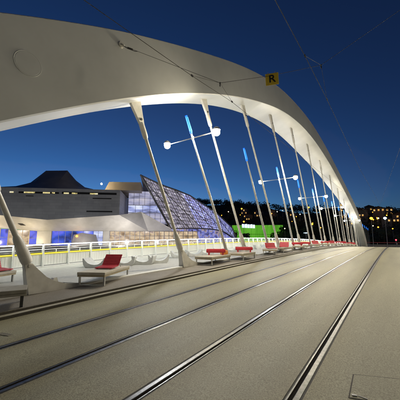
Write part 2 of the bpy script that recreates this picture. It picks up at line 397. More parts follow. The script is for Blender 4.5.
# ---------------------------------------------------------------- hangers
def hanger_parts(kY, slope, first):
    zb = zd(kY) + .12
    Y_, z = kY, zb
    # where the leaning bar meets the soffit of the arch
    lo, hi = 0., 25.
    def dz_at(h):
        yy = kY - slope * h
        return zb + h - (spl(BOT, yy) + spl(DZ, yy) * .5)
    h = 0.
    while dz_at(h) < 0 and h < 25: h += .01
    return h
UPL = 850.
slopes = [.46, .50, .56, .62, .635, .62, .60, .58, .56, .54, .52, .50, .46]
for i in range(13):
    Yf = 4.17 + 7.4 * i; s = slopes[i]; h = hanger_parts(Yf, s, i == 0)
    zb = zd(Yf) + .12
    root = empty('arch_hanger', (-9.3, Yf, zb))
    at = lambda k: Vector((0, -s * k, k))          # k = height above the foot
    L = math.sqrt(1 + s * s)
    n = 14 if i < 5 else 8
    # rod
    mb = MB(); mb.tube(at(1.55), at(h - .95), .085, .075, n); mb.build('rod', M['cream'], root, 40)
    # swollen lower sleeve
    mb = MB(); ks = [.93, .97, 1.05, 1.3, 1.62, 1.72, 1.80]; rs = [.085, .15, .165, .165, .135, .12, .085]
    mb.path([at(k) for k in ks], rs, n); mb.build('sleeve', M['cream'], root, 40)
    # cast foot with its swept tail along the edge beam
    mb = MB()
    left = [(-.42, 0.), (-.44, .30), (-.50, .62), (-s * .95 - .13, .95)]
    right = [(-s * .95 + .12, .95), (-.12, .72), (.10, .50), (.34, .32), (.72, .19), (1.9, .10), (1.9, 0.)]
    poly = left + right
    poly = [(yy, zz) for yy, zz in poly]
    cen = (0.0, .3)
    thick = lambda zz: .17 - .08 * min(1, zz / .95)
    A = [mb.b.verts.new((-thick(zz) , yy, zz)) for yy, zz in poly]; B = [mb.b.verts.new((thick(zz), yy, zz)) for yy, zz in poly]
    mb.b.faces.new(A); mb.b.faces.new(B[::-1])
    for j in range(len(A)): mb.b.faces.new((A[j], A[(j + 1) % len(A)], B[(j + 1) % len(A)], B[j]))
    bmesh.ops.bevel(mb.b, geom=mb.b.edges[:], offset=.025, segments=2, affect='EDGES')
    ft = mb.build('foot', M['cream'], root, 35)
    # small stiffening fin on the walkway side
    mb = MB(); mb.prism([(-.19, .34, .0), (-.19, .50, .38), (-.19, .60, .40), (-.19, .74, .0)], (-.16, 0, 0)); mb.build('fin', M['cream'], ft)
    # neck pin
    mb = MB(); mb.tube(at(.80), at(1.0), .075, .07, n)
    mb.tube(at(.88) + Vector((-.14, 0, 0)), at(.88) + Vector((.14, 0, 0)), .05, .05, n); mb.build('pin', M['cream'], root, 40)
    # upper socket
    mb = MB(); ks = [h - 1.55, h - 1.50, h - 1.40, h - .92, h - .86, h - .82]; mb.path([at(k) for k in ks], [.08, .115, .13, .13, .11, .05], n)
    mb.build('upper_socket', M['cream'], root, 40)
    # small uplight beside the foot, washing the soffit
    mb = MB(); mb.tube((-.46, 1.06, .03), (-.46, 1.05, .13), .07, .08, 12); mb.build('uplight', M['cream'], root, 40)
    ld = bpy.data.lights.new('uplight_beam', 'SPOT'); ld.energy = UPL * KE * ((.13 if i < 3 else .7) + (h / 11.) ** 2 * (.55 if i < 2 else 1.)); ld.spot_size = math.radians(46); ld.spot_blend = .8; ld.color = (.66, .76, 1.) if i < 2 else (1., .97, .90); ld.shadow_soft_size = .1
    lo = bpy.data.objects.new('uplight_beam', ld); COL.objects.link(lo); lo.location = (-9.76, Yf + 1.05, zb + .18)
    aim = Vector((-9.3, Yf - s * h + 1.5, zb + h)) - lo.location; lo.rotation_euler = aim.to_track_quat('-Z', 'Y').to_euler()
    # triangular lug under the soffit
    mb = MB()
    c0, c1 = at(h - .95), at(h)
    yb = -s * h; sl = (spl(BOT, Yf + yb + .3) - spl(BOT, Yf + yb - .3)) / .6
    pl = [(-.07, c0.y - .12, c0.z), (-.07, c0.y + .12, c0.z), (-.07, c1.y + .28, c1.z + .12 + .28 * sl), (-.07, c1.y - .32, c1.z + .12 - .32 * sl)]
    mb.prism(pl, (.14, 0, 0)); lg = mb.build('lug', M['cream'], root)
    mb = MB(); cpin = at(h - .72); mb.tube(cpin + Vector((-.11, 0, 0)), cpin + Vector((.11, 0, 0)), .06, .06, n); mb.build('lug_pin', M['darksteel'], lg, 40)
    nm = ['thick leaning hanger foot and rod cut by the left edge of the picture', 'leaning arch hanger standing just beyond the nearest red recliner bench',
          'leaning arch hanger whose rod passes behind the first warm lamp', 'leaning arch hanger rising in front of the right half of the green building',
          'leaning arch hanger standing just right of the green building'][i] if i < 5 else \
         '%s leaning arch hanger from the left edge, along the white edge beam' % ORD[i]
    tag(root, nm, 'hanger', 'inclined hangers under the arch')

# ---------------------------------------------------------------- leaning light masts with blue tubes
def mast(X, Yb, arms, s=.56, globes=('globe_c', 'globe_w')):
    zb = zd(Yb) + .12
    root = empty('light_mast', (X, Yb, zb))
    H, L = 8.35, None
    at = lambda k: Vector((0, -s * k, k))
    mb = MB(); mb.path([at(0), at(.3), at(3.5), at(7.6)], [.11, .11, .085, .055], 10); mb.build('pole', M['mast'], root, 40)
    mb = MB(); mb.box((0, 0, .02), (.36, .36, .05), None, 0, .01)
    for a in (-1, 1):
        for b in (-1, 1): mb.tube((.13 * a, .13 * b, .04), (.13 * a, .13 * b, .075), .02, .02, 6)
    mb.build('base_plate', M['mast'], root)
    mb = MB(); mb.tube(at(7.62), at(8.55), .085, .07, 10); bt = mb.build('blue_tube', M['blue'], root, 40)
    mb = MB()
    for a in range(3):
        q = a * 2.094 + .5; o = Vector((.062 * math.cos(q), .062 * math.sin(q), 0)); mb.tube(at(7.72) + o * 1.1, at(8.46) + o, .034, .026, 6)
    mb.build('light_core', M['bluecore'], bt, 40)
    if arms:
        c = at(7.38)
        mb = MB(); mb.tube(c + Vector((-1.95, 0, 0)), c + Vector((1.62, 0, 0)), .032, .032, 8)
        mb.tube(c + Vector((-.0, 0, -.09)), c + Vector((0, 0, .09)), .085, .085, 10)
        mb.build('arm', M['mast'], root, 40)
        for x, g in ((-2.05, globes[0]), (1.68, globes[1])):
            p = c + Vector((x, 0, 0))
            mb = MB(); mb.lathe(p + Vector((0, 0, .10)), [(.05, .17), (.12, .15), (.195, .08), (.215, -.02), (.205, -.02), (.18, .07), (.02, .13)], 18)
            hd = mb.build('lamp_head', M['mast'], root, 40)
            mb = MB(); mb.sphere(p + Vector((0, 0, -.05)), .195, 3); mb.build('globe', M[g], hd, 60)
    return root
for k in range(18):
    Yb = 16.25 + 7.42 * k
    r = mast(-9.3, Yb, k % 2 == 0 and k < 12)
    lb = ['leaning mast with blue tube between a white lamp and a large warm lamp', 'leaning mast with a blue tube only, above the green building sign',
          'leaning mast with two lamps standing just right of the green building'][k] if k < 3 else \
        '%s leaning blue tube mast counted from the nearest one%s' % (ORD[k], ', with two lamps on its arm' if k % 2 == 0 and k < 12 else '')
    tag(r, lb, 'light mast', 'leaning masts with blue tubes')
# the twin row along the other side of the deck (outside the frame, lights the deck)
for k in range(-2, 16, 2):
    Yb = 16.25 + 7.42 * k + (3.7 if k >= 0 else 0)
    r = mast(3.95 if k < 6 else 4.7, Yb, True, .56, ('globe_b',) * 2 if k < 0 else ('globe_d',) * 2)
    tag(r, '%s leaning lamp mast beyond the far kerb, outside the view' % ORD[k + 2], 'light mast', 'leaning masts beyond the far kerb')

# ---------------------------------------------------------------- benches and recliners
def bench(x, y, rz, L=2.4, W=1.02, dark=False):
    z = zd(y) + .14
    root = empty('daybed_bench', (x, y, z), rz)
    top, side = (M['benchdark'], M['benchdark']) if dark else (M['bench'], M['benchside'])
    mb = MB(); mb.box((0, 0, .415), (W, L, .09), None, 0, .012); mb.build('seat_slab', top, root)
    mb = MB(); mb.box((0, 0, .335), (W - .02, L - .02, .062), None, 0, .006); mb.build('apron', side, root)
    for sy in (-1, 1):
        mb = MB(); yy = sy * (L / 2 - .10)
        for sx in (-1, 1): mb.box((sx * (W / 2 - .06), yy, .152), (.05, .07, .304))
        mb.box((0, yy, .014), (W - .20, .05, .022)); mb.build('leg_frame', M['darksteel'] if dark else M['galv'], root)
    return root
def recliner(x, y, rz, tilt, base, width=.92, length=.62, back=.66, posts=False):
    """red folding lounge top lying on a bench: seat leaf, backrest leaf"""
    root = empty('red_recliner', (x, y, base), rz)
    def leaf(n_, p0, d, ln):
        mb = MB(); k = 7; u = Vector(d).normalized(); nn = Vector((0, -u.z, u.y))
        for i in range(k):
            c = Vector(p0) + u * (ln * (i + .5) / k)
            rot = Matrix.Rotation(math.atan2(u.z, u.y), 4, 'X')
            mb.box(c, (width, ln / k - .010, .034), rot, 0, .006)
        for sx in (-.38, .38):
            c = Vector(p0) + u * ln * .5 - nn * .026 + Vector((sx * width, 0, 0))
            mb.box(c, (.045, ln, .024), Matrix.Rotation(math.atan2(u.z, u.y), 4, 'X'))
        return mb.build(n_, M['red'], root)
    leaf('seat', (0, -length, .050), (0, length, .035), length)
    t = math.radians(tilt)
    bk = leaf('backrest', (0, .03, .09), (0, math.cos(t), math.sin(t)), back)
    mb = MB()
    for sx in (-.3, .3):
        p = Vector((sx, .03 + .55 * back * math.cos(t), .07 + .55 * back * math.sin(t))); mb.tube(p, (sx, p.y + .13, .012), .014, .014, 6)
    mb.build('prop', M['galv'], root)
    return root
def bolster(x, y, rz, base, w=1.15):
    """red backrest bar standing across a bench on two feet"""
    root = empty('red_backrest_bar', (x, y, base), rz)
    mb = MB(); mb.box((0, 0, .25), (w, .28, .23), None, 0, .05)
    mb.build('cushion', M['red'], root, 40)
    for sx in (-.36, .36):
        mb = MB(); mb.box((sx * w, 0, .07), (.10, .20, .14), None, 0, .01); mb.build('foot', M['red'], root)
    return root
BT = .46
r0 = -math.radians(30)
def on(bx, by, rz, ly, lx=0.):
    """point on a bench top, ly metres along it"""
    c, s = math.cos(rz), math.sin(rz)
    return bx + lx * c - ly * s, by + lx * s + ly * c, zd(by) + .14 + BT
b = bench(-8.60, 2.18, -math.radians(22), 2.45, .86, True); tag(b, 'dark bench cut by the left edge beside the first hanger foot', 'bench', 'daybed benches on the bridge')
b1 = (-9.28, 6.56, math.radians(30))
tag(bench(*b1), 'pale daybed bench with a folded red recliner on its far half', 'bench', 'daybed benches on the bridge')
x, y, z = on(*b1, .28, .02); tag(recliner(x, y, b1[2] , 50, z, .70, .58, .54), 'folded dark red slatted recliner on the nearest pale daybed', 'recliner', 'red recliners on benches')
b2 = (-8.92, 13.75, math.radians(7))
tag(bench(*b2, 2.7, 1.1), 'pale daybed bench carrying a red bar, beyond the second hanger foot', 'bench', 'daybed benches on the bridge')
x, y, z = on(*b2, .40, -.05); tag(bolster(x, y, b2[2] + .5, z, 1.18), 'red backrest bar across the middle of the second pale daybed', 'backrest', 'red backrest bars on benches')
x, y, z = on(*b2, 1.12, .18)
mb = MB(); mb.box((0, 0, .13), (.42, .34, .26), None, 0, .05); o = mb.build('orange_cushion', M['orange'], None, 40); o.location = (x, y, z)
tag(o, 'small orange cushion at the far end of the second daybed', 'cushion')
far = [(-8.62, 16.9, .10, 'b'), (-8.70, 22.3, .3, 'r'), (-8.75, 25.6, -.05, 'r'), (-8.7, 30.2, .3, 'b'), (-8.75, 33.2, .05, 'b'), (-8.7, 38.4, .2, 'r'), (-8.7, 44.2, .1, 'b'),
       (-8.7, 50.4, .2, 'r'), (-8.75, 57.0, .1, 'b'), (-8.7, 64.0, .2, 'r'), (-8.7, 72.0, .1, 'b'), (-8.7, 80.0, .2, 'r')]
for i, (x, y, rz, k) in enumerate(far):
    o = bench(x, y, rz, 2.4, 1.1)
    tag(o, '%s daybed bench from the left along the white edge beam, small with distance' % ORD[i + 3], 'bench', 'daybed benches on the bridge')
    px, py, pz = on(x, y, rz, .35)
    if k == 'b': tag(bolster(px, py, rz + .35, pz, 1.2), 'red backrest bar on the %s daybed from the left' % ORD[i + 3], 'backrest', 'red backrest bars on benches')
    else: tag(recliner(px, py, rz + .3, 48, pz, .85, .6, .52), 'red recliner on the %s daybed from the left' % ORD[i + 3], 'recliner', 'red recliners on benches')
# white table-like bench with red recliner at the left border of the walkway
o = bench(-13.0, 3.62, -math.radians(65), 2.2, 1.0); tag(o, 'pale bench on the walkway under a red recliner at the left edge', 'bench', 'daybed benches on the bridge')
px, py, pz = on(-13.0, 3.62, -math.radians(65), .42)
tag(recliner(px, py, -math.radians(65) + math.pi, 72, pz, .95, .55, .48), 'red recliner with upright back on the walkway at the left edge', 'recliner', 'red recliners on benches')

# white wave-shaped seats
def wave(x, y, rz, sc=1.):
    root = empty('wave_seat', (x, y, zd(y) + .152), rz)
    pf = [(-.86, .62), (-.78, .60), (-.66, .46), (-.48, .30), (-.25, .21), (.02, .18), (.26, .21), (.46, .32), (.62, .50), (.70, .66), (.76, .66)]
    lowp = [(-.87, .56), (-.85, .40), (-.80, .18), (-.66, .0), (-.3, .0), (0, .0), (.3, .0), (.58, .0), (.70, .16), (.76, .42), (.785, .60)]
    mb = MB(); wd = .42
    rows = []
    for (a, b_), (c_, d_) in zip(pf, lowp):
        rows.append([(a * sc, -wd, b_ * sc), (a * sc, wd, b_ * sc), (c_ * sc, wd, d_ * sc), (c_ * sc, -wd, d_ * sc)])
    mb.grid(rows, 0, True); mb.face(rows[0]); mb.face(rows[-1])
    return root, mb.build('shell', M['white'], root, 40)
pos = [(-13.45, 8.95, .5), (-12.75, 10.25, .7), (-12.2, 11.25, .55), (-11.95, 12.2, .8), (-13.3, 15.8, .6), (-13.1, 17.3, .9), (-12.9, 18.9, .6), (-13.2, 23.5, .7), (-12.8, 25.0, .5), (-13.0, 30.0, .8), (-13.0, 32.0, .5)]
pl = ['just left behind the nearest red recliner', 'behind the far end of the nearest pale daybed', 'third along behind the nearest daybed', 'nearest the second hanger foot',
      'first of three behind the second daybed', 'middle of three behind the second daybed', 'last of three behind the second daybed', 'before the third hanger foot', 'beside the third hanger foot',
      'farther left of the last pair along the walkway', 'last one along the walkway']
for (x, y, a), t in zip(pos, pl):
    rt, sh = wave(x, y, a, .78); tag(rt, 'white wave shaped seat on the walkway, ' + t, 'wave seat', 'white wave seats on the walkway')

# ---------------------------------------------------------------- railing with light strip
rl = empty('railing', (-16, 0, 0)); tag(rl, 'white walkway railing with a yellow light strip and mesh panels', 'railing')
YR = [-3. + 1.45 * i for i in range(84)]
def zr(y): return zd(y) + .15
mb = MB(); mb.grid([[(-.05, y, zr(y) + 1.24), (.06, y, zr(y) + 1.24), (.06, y, zr(y) + 1.30), (-.05, y, zr(y) + 1.30)] for y in YR], 0, True); mb.build('handrail', M['railwhite'], rl)
mb = MB(); mb.grid([[(-.02, y, zr(y) + .73), (.05, y, zr(y) + .73), (.05, y, zr(y) + .81), (-.02, y, zr(y) + .81)] for y in YR], 0, True); mb.build('yellow_light_strip', M['led_y'], rl)
mb = MB(); mb.grid([[(.062, y, zr(y) + 1.232), (.115, y, zr(y) + 1.262)] for y in YR]); mb.build('white_light_strip', M['led_w'], rl)
mb = MB(); mb.grid([[(.0605, y, zr(y) + 1.240), (.118, y, zr(y) + 1.272), (.118, y, zr(y) + 1.28), (.0605, y, zr(y) + 1.28)] for y in YR], 0, True); mb.build('light_cover', M['railwhite'], rl)
mb = MB(); mb.grid([[(-.12, y, zr(y) - .02), (.12, y, zr(y) - .02), (.12, y, zr(y) + .09), (-.12, y, zr(y) + .09)] for y in YR], 0, True); mb.build('plinth', M['railwhite'], rl)
for i, y in enumerate(YR):
    mb = MB(); z = zr(y)
    mb.prism([(-.10, y - .035, z + .05), (.16, y - .035, z + .05), (.10, y - .035, z + 1.31), (-.06, y - .035, z + 1.31)], (0, .07, 0)); mb.build('post', M['railwhite'], rl)
    if i == len(YR) - 1: break
    y2 = YR[i + 1]; ym = (y + y2) / 2
    mb = MB(); mb.grid([[(-.01, y + .03, z + .12), (-.01, y + .03, z + .72)], [(-.01, y2 - .03, zr(y2) + .12), (-.01, y2 - .03, zr(y2) + .72)]])
    mb.grid([[(.006, y + .03, z + .12), (.006, y + .03, z + .72)], [(.006, y2 - .03, zr(y2) + .12), (.006, y2 - .03, zr(y2) + .72)]])
    for q in range(1, 9):
        yq = lerp(y, y2, q / 9); mb.tube((.012, yq, zr(yq) + .11), (.012, yq, zr(yq) + .735), .005, .005, 4)
    mb.build('mesh_panel', M['mesh'], rl)
    mb = MB(); zm = zr(ym)
    mb.tube((0, y + .03, z + .98), (0, y2 - .03, zr(y2) + .98), .016, .016, 6)
    mb.tube((0, y + .03, z + .87), (0, y2 - .03, zr(y2) + .87), .006, .006, 5); mb.tube((0, y + .03, z + 1.11), (0, y2 - .03, zr(y2) + 1.11), .006, .006, 5)
    mb.box((0, ym, zm + .89), (.05, .035, .20)); mb.build('mid_rail', M['railwhite'], rl)

# ---------------------------------------------------------------- overhead wires
def wire(name, pts, r, label, cat='wire', grp=None):
    mb = MB(); mb.path(pts, r, 6); return tag(mb.build(name, M['wire'], None, 60), label, cat, grp)
wire('contact_wire', [(-4.6, -12, 6.15), (-4.6, -4, 6.42), (-4.6, 2.44, 6.63), (-4.6, 5.95, 6.85), (-4.6, 8.44, 7.09), (-4.5, 38, 7.55), (-4.6, 75, 7.35), (-4.6, 110, 5.9), (-4.6, 148, 4.6)], .0075,
     'contact wire crossing the face of the arch over the farther track', 'wire', 'tram contact wires')
wire('contact_wire', [(-1.7, -12, 6.3), (-1.7, 5.15, 7.13), (-1.7, 7.61, 7.25), (-1.7, 10.8, 7.30), (-1.7, 22.7, 7.05), (-1.6, 40, 7.3), (-1.7, 75, 7.3), (-1.7, 110, 5.9), (-1.7, 148, 4.6)], .0075,
     'contact wire crossing the open sky over the nearer track', 'wire', 'tram contact wires')
sw = empty('cross_span_wire', (-8.3, 6.05, 9.66)); tag(sw, 'sagging span wire from the arch eyelet to the upper right sky', 'span wire')
o0 = Vector((-8.3, 6.05, 9.66))
P = [Vector(p) - o0 for p in [(-8.3, 6.05, 9.66), (-4.6, 7.58, 7.44), (-3.1, 8.69, 7.74), (-1.7, 10.03, 8.33), (.854, 11.6, 10.42), (4.2, 13.6, 13.1)]]
mb = MB(); mb.path(P, .007, 6); mb.build('span_cable', M['wire'], sw, 60)
mb = MB(); mb.tube(Vector((-.03, 0, 0)), Vector((.05, 0, 0)), .13, .12, 14); mb.tube((.05, 0, 0), (.16, .03, -.07), .035, .025, 8); mb.build('eyelet', M['cream'], sw, 40)
d = (P[1] - P[0]).normalized()
mb = MB(); sd_ = Vector((.0, .03, -.03))
mb.path([d * .14, d * .40 + Vector((0, -.05, -.06)), d * .75 + Vector((0, -.03, -.05)), d * .85], .012, 6); mb.path([d * .35, d * .6], .028, 8); mb.build('turnbuckle', M['wire'], sw, 60)
for j, (q, ends) in enumerate(((1, [(-4.6, 5.95, 6.86), (-4.6, 8.44, 7.10)]), (3, [(-1.7, 7.61, 7.26), (-1.7, 10.8, 7.31)]))):
    mb = MB()
    for e in ends:
        e = Vector(e) - o0; mb.tube(P[q], e, .005, .005, 6)
    mb.build('dropper', M['wire'], sw)
    mb = MB(); mb.sphere(P[q], .035, 1); mb.tube(P[q] + Vector((0, 0, -.02)), P[q] + Vector((0, 0, -.13)), .02, .02, 8)
    for e in ends:
        e = Vector(e) - o0; mb.box(e, (.03, .09, .05))
    mb.build('insulator', M['darksteel'], sw, 60)
wire('feeder_wire', [(2.6, 20, 13.4), (1.407, 40, 12.9), (-2.95, 100, 12.14), (-8.4, 150, 11.3)], .012, 'thin wire falling from the right edge of the sky', 'wire')
# R sign hung from the span wire
sg = empty('letter_sign', (-3.1, 8.69, 7.60)); tag(sg, 'yellow square sign with a black R hanging from the span wire', 'sign')
sg.rotation_euler = (0, math.radians(-1), math.radians(22))
mb = MB(); mb.box((0, 0, 0), (.45, .02, .45), None, 0, .008); mb.build('panel', M['yellow'], sg)
cu = bpy.data.curves.new('letter', 'FONT'); cu.body = 'R'; cu.size = .40; cu.align_x = 'CENTER'; cu.align_y = 'CENTER'; cu.extrude = .003; cu.offset = .008
to = bpy.data.objects.new('letter', cu); COL.objects.link(to); to.parent = sg; to.location = (0, -.0125, 0); to.rotation_euler = (math.pi / 2, 0, 0); cu.materials.append(M['black'])
bpy.context.view_layer.update()
me = bpy.data.meshes.new_from_object(to.evaluated_get(bpy.context.evaluated_depsgraph_get())); lt = bpy.data.objects.new('letter', me); COL.objects.link(lt)
lt.parent = sg; lt.location = to.location; lt.rotation_euler = to.rotation_euler
bpy.data.objects.remove(to); lt.name = 'letter'
mb = MB(); mb.box((-.13, 0, .235), (.03, .03, .06)); mb.box((.13, 0, .235), (.03, .03, .06)); mb.build('clamp', M['galv'], sg)

# ---------------------------------------------------------------- river, banks, hill
mb = MB(); mb.face([(-3000, -3000, -9), (3000, -3000, -9), (3000, 3000, -9), (-3000, 3000, -9)]); struct(mb.build('river', M['water']))
mb = MB()
mb.grid([[(-900, -300, -.3), (-48, -300, -.3), (-46, -300, -9.5)], [(-900, 120, -.3), (-44, 120, -.3), (-42, 120, -9.5)], [(-900, 151, -2.7), (-20, 151, -2.7), (-20, 150.6, -9.5)], [(-900, 152, -2.7), (60, 152, -2.7), (60, 151.5, -9.5)]])
mb.face([(-900, 152, -2.7), (400, 152, -2.7), (400, 900, -2.7), (-900, 900, -2.7)]); mb.grid([[(60, 152, -2.7), (60, 151.5, -9.5)], [(400, 152, -2.7), (400, 151.5, -9.5)]])
struct(mb.build('bank_ground', M['bank']))
RID = [(-420, 66), (-300, 60), (-226, 51), (-155, 42), (-92, 32.5), (-38, 26.5), (6, 22), (60, 21), (140, 28), (260, 32)]
def hz(x, y):
    t = max(0., min(1., (y - 195) / 105.)); t = t * t * (3 - 2 * t)
    return -2.8 + (spl(RID, max(-419, min(259, x))) + 2.8) * t
mb = MB(); mb.grid([[(x, y, hz(x, y) + (3 * math.sin(x * .05 + y * .03) if 200 < y < 330 else 0)) for x in range(-420, 261, 17)] for y in list(range(190, 320, 8)) + [360, 420]])
struct(mb.build('hill', M['hill'], None, 80))

# ---------------------------------------------------------------- foliage
def leaves(mb, c, rx, rz_, n, size, rng):
    for _ in range(n):
        while True:
            p = Vector((rng.uniform(-1, 1), rng.uniform(-1, 1), rng.uniform(-1, 1)))
            if p.length < 1: break
        p *= (.55 + .45 * rng.random()) / max(.45, p.length) if rng.random() < .6 else 1
        q = Vector(c) + Vector((p.x * rx, p.y * rx, p.z * rz_))
        a = Vector((rng.gauss(0, 1), rng.gauss(0, 1), rng.gauss(0, 1))).normalized(); b_ = a.orthogonal().normalized(); c_ = a.cross(b_)
        s = size * rng.uniform(.6, 1.3)
        mb.face([q + b_ * s, q + c_ * s * .7, q - b_ * s, q - c_ * s * .7])
rng = random.Random(3)
mb = MB()
for _ in range(1250):
    x = rng.uniform(-330, 120); y = rng.uniform(205, 318)
    if x < -95 - 0.0 and y < 240: continue
    h = rng.uniform(3, 8); r = rng.uniform(2.6, 5)
    leaves(mb, (x, y, hz(x, y) + h * .55), r, h * .55, 58, .72, rng)
o = mb.build('hillside_wood', M['leaf'], None, None, False); tag(o, 'dark wooded hillside beyond the river under the blue dusk sky', 'woods', None, 'stuff')
def tree(x, y, z, h, r, label, seed):
    rg = random.Random(seed); root = empty('bank_tree', (x, y, z))
    mb = MB(); mb.path([(0, 0, 0), (.1, 0, h * .3), (.0, .1, h * .6), (.1, 0, h * .85)], [.22, .17, .11, .04], 8)
    for i in range(6):
        a = i * 1.1; zz = h * (.35 + .07 * i); mb.path([(0, 0, zz), (math.cos(a) * r * .4, math.sin(a) * r * .4, zz + h * .1), (math.cos(a) * r * .7, math.sin(a) * r * .7, zz + h * .2)], [.09, .06, .02], 6)
    mb.build('trunk', M['bark'], root)
    mb = MB()
    for i in range(9):
        a = rg.uniform(0, 6.28); d_ = r * rg.uniform(.2, .65); leaves(mb, (math.cos(a) * d_, math.sin(a) * d_, h * rg.uniform(.5, .92)), r * .42, r * .36, 70, .28, rg)
    mb.build('crown', M['leaf'], root, None, False); tag(root, label, 'tree', 'trees on the far bank')
for i, (x, y, z, h, r, lb) in enumerate([(-66, 121, -.4, 6.0, 2.8, 'small dark tree at the right tip of the glass museum'), (-60, 122, -.4, 5.0, 2.2, 'low dark tree left of the green building'),
        (-25, 163, -2.7, 8, 3.2, 'dark tree beside the small disc lamp beyond the bridge'), (-20, 170, -2.7, 9, 3.6, 'dark tree left of the arch foot beyond the bridge'), (2, 175, -2.7, 8, 3.2, 'dark tree behind the red signal beyond the bridge'), (-5, 182, -2.7, 10, 4, 'tall dark tree between the pale lamp and the red signal')]):
    tree(x, y, z, h, r, lb, i)

# ---------------------------------------------------------------- museum across the river
U0 = Vector((-88, 27, 0)); Du = Vector((23, 22, 0)).normalized(); Dv = Vector((-Du.y, Du.x, 0))
def F(u, v, z): return U0 + Du * u + Dv * v + Vector((0, 0, z))
mus = empty('museum_building', F(10, 20, -.3)); tag(mus, 'long grey metal museum with a crater roof and a slanted glass lattice hall', 'museum')
mo = mus.location.copy()
def mpart(mb, name, m, parent=mus, smooth=None):
    o = mb.build(name, m, None, smooth); o.parent = parent
    if parent is mus: o.matrix_parent_inverse = Matrix.Translation(-mo)
    return o
mb = MB(); mb.prism([F(u, 0, z) for u, z in [(-40, 16.1), (32.2, 16.0), (32.2, 8.6), (12.6, 7.0), (0, 8.2), (-40, 8.2)]], Dv * 34); mpart(mb, 'wall', M['clad'])
# roof with its raised crater
prof0 = [(-40, 16.1), (-12, 16.1), (-3, 16.1), (2, 16.1), (5, 16.1), (11.8, 16.1), (14, 16.1), (18, 16.1), (25, 16.1), (32, 16.0)]
prof1 = [(-40, 17.2), (-12, 17.8), (-.7, 18.6), (4.2, 20.5), (6.2, 24.0), (12.9, 24.3), (14.2, 22.2), (17.2, 19.1), (24, 17.6), (31.5, 16.4)]
prof2 = [(-40, 17.2), (-12, 17.8), (-1, 18.6), (3.6, 20.4), (5.8, 23.3), (12.4, 23.5), (14.0, 22.0), (18, 19.1), (25, 17.6), (31.5, 16.4)]
prof3 = [(-40, 16.1), (-12, 16.2), (-3, 16.4), (2, 17), (5, 17.4), (11.8, 17.4), (14, 17.2), (18, 16.6), (25, 16.2), (32, 16.0)]
mb = MB()
mb.grid([[F(u, 1.2, z + .05) for u, z in prof0], [F(lerp(u, w_, .5), 7, lerp(z, z2, .42)) for (u, z), (w_, z2) in zip(prof0, prof1)], [F(u, 12, z) for u, z in prof1], [F(u, 19, z) for u, z in prof2], [F(u, 32, z) for u, z in prof3]])
mpart(mb, 'roof', M['roofdark'], mus, 30)
# slit windows in the cladding
mb = MB()
for u0, u1, z0, z1 in [(4.5, 15.2, 14.45, 14.95), (16.0, 31.2, 14.5, 15.1), (24.5, 29.8, 13.2, 13.5), (23, 30.2, 9.35, 9.75), (6.5, 8.5, 13.6, 13.8)]:
    mb.prism([F(u0, -.03, z0), F(u1, -.03, z0), F(u1, -.03, z1), F(u0, -.03, z1)], Dv * .02)
mpart(mb, 'slit_recess', M['slit'])
for u0, u1 in [(5.9, 8.8), (10.9, 12.8), (13.3, 14.1), (16.5, 17.9), (18.7, 20.2), (23.7, 25.9), (2.2, 3.2)]:
    mb = MB(); mb.prism([F(u0, -.06, 14.5), F(u1, -.06, 14.5), F(u1, -.06, 14.9), F(u0, -.06, 14.9)], Dv * .025); mpart(mb, 'slit_window', M['slitlit'])
# folded underside
fr = [(-40, 0, 8.2), (0, 0, 8.2), (12.6, 0, 7.0), (32.2, 0, 8.6), (38.2, 3, 9.9), (47, -1, 4.9)]
bk = [(-40, 6, 4.9), (-2.6, 6, 4.9), (8, 6, 4.0), (26.6, 6, 4.1), (40.3, 6, 4.1), (48, 4, 4.1)]
mb = MB()
for i in range(5):
    a, b_, c_, d_ = F(*fr[i]), F(*fr[i + 1]), F(*bk[i + 1]), F(*bk[i]); mb.face([a, b_, c_]); mb.face([a, c_, d_])
mpart(mb, 'underside', M['soffit'])
mb = MB(); mb.prism([F(3.6, 2.9, 6.05), F(4.9, 2.9, 6.0), F(5.4, 3.7, 5.55), F(4.1, 3.7, 5.6)], Vector((0, 0, -.05))); mpart(mb, 'vent', M['slit'])
# lit ground floor
def glazed(u0, u1, z0, z1, v, m, nm, nu, nz, bar=.09, frame='lattice'):
    mb = MB(); mb.prism([F(u0, v, z0), F(u1, v, z0), F(u1, v, z1), F(u0, v, z1)], Dv * .1); g = mpart(mb, nm, m)
    mb = MB()
    for k in range(nu + 1):
        u = lerp(u0, u1, k / nu); mb.tube(F(u, v - .06, z0), F(u, v - .06, z1), bar, bar, 5)
    for k in range(0, nz + 1):
        z = lerp(z0, z1, k / nz); mb.tube(F(u0, v - .08, z), F(u1, v - .08, z), bar * .8, bar * .8, 5)
    o = mpart(mb, 'mullion', M[frame], g); o.matrix_parent_inverse = Matrix.Identity(4)
    return g
glazed(-40, -2.6, -.3, 4.9, 6.3, M['g_warm'], 'warm_glazing', 14, 2, .10, 'beige')
glazed(-2.5, -.4, -.3, 4.6, 6.3, M['g_blue'], 'blue_glazing', 1, 2, .06)
glazed(-.3, 5.4, -.3, 4.3, 6.3, M['g_warm'], 'warm_glazing', 3, 2, .08, 'beige')
glazed(5.5, 7.6, -.3, 4.1, 6.3, M['g_blue'], 'blue_glazing', 1, 2, .06)
glazed(11.8, 17.5, -.3, 4.05, 6.3, M['g_blue'], 'blue_glazing', 3, 1, .05)
glazed(17.5, 23.8, -.3, 4.05, 6.6, M['g_blue'], 'blue_glazing', 2, 1, .05)
glazed(23.8, 26.6, -.3, 4.05, 6.3, M['g_white'], 'white_glazing', 2, 2, .06)
glazed(28.6, 56, -.3, 4.05, 6.3, M['g_warm'], 'warm_glazing', 18, 3, .10, 'lattice')
for u0, u1, z1 in [(7.7, 11.7, 4.0), (26.7, 28.5, 4.1)]:
    mb = MB(); mb.prism([F(u0, 5.9, -.3), F(u1, 5.9, -.3), F(u1, 5.9, z1), F(u0, 5.9, z1)], Dv * .6)
    mpart(mb, 'pier', M['soffit'])
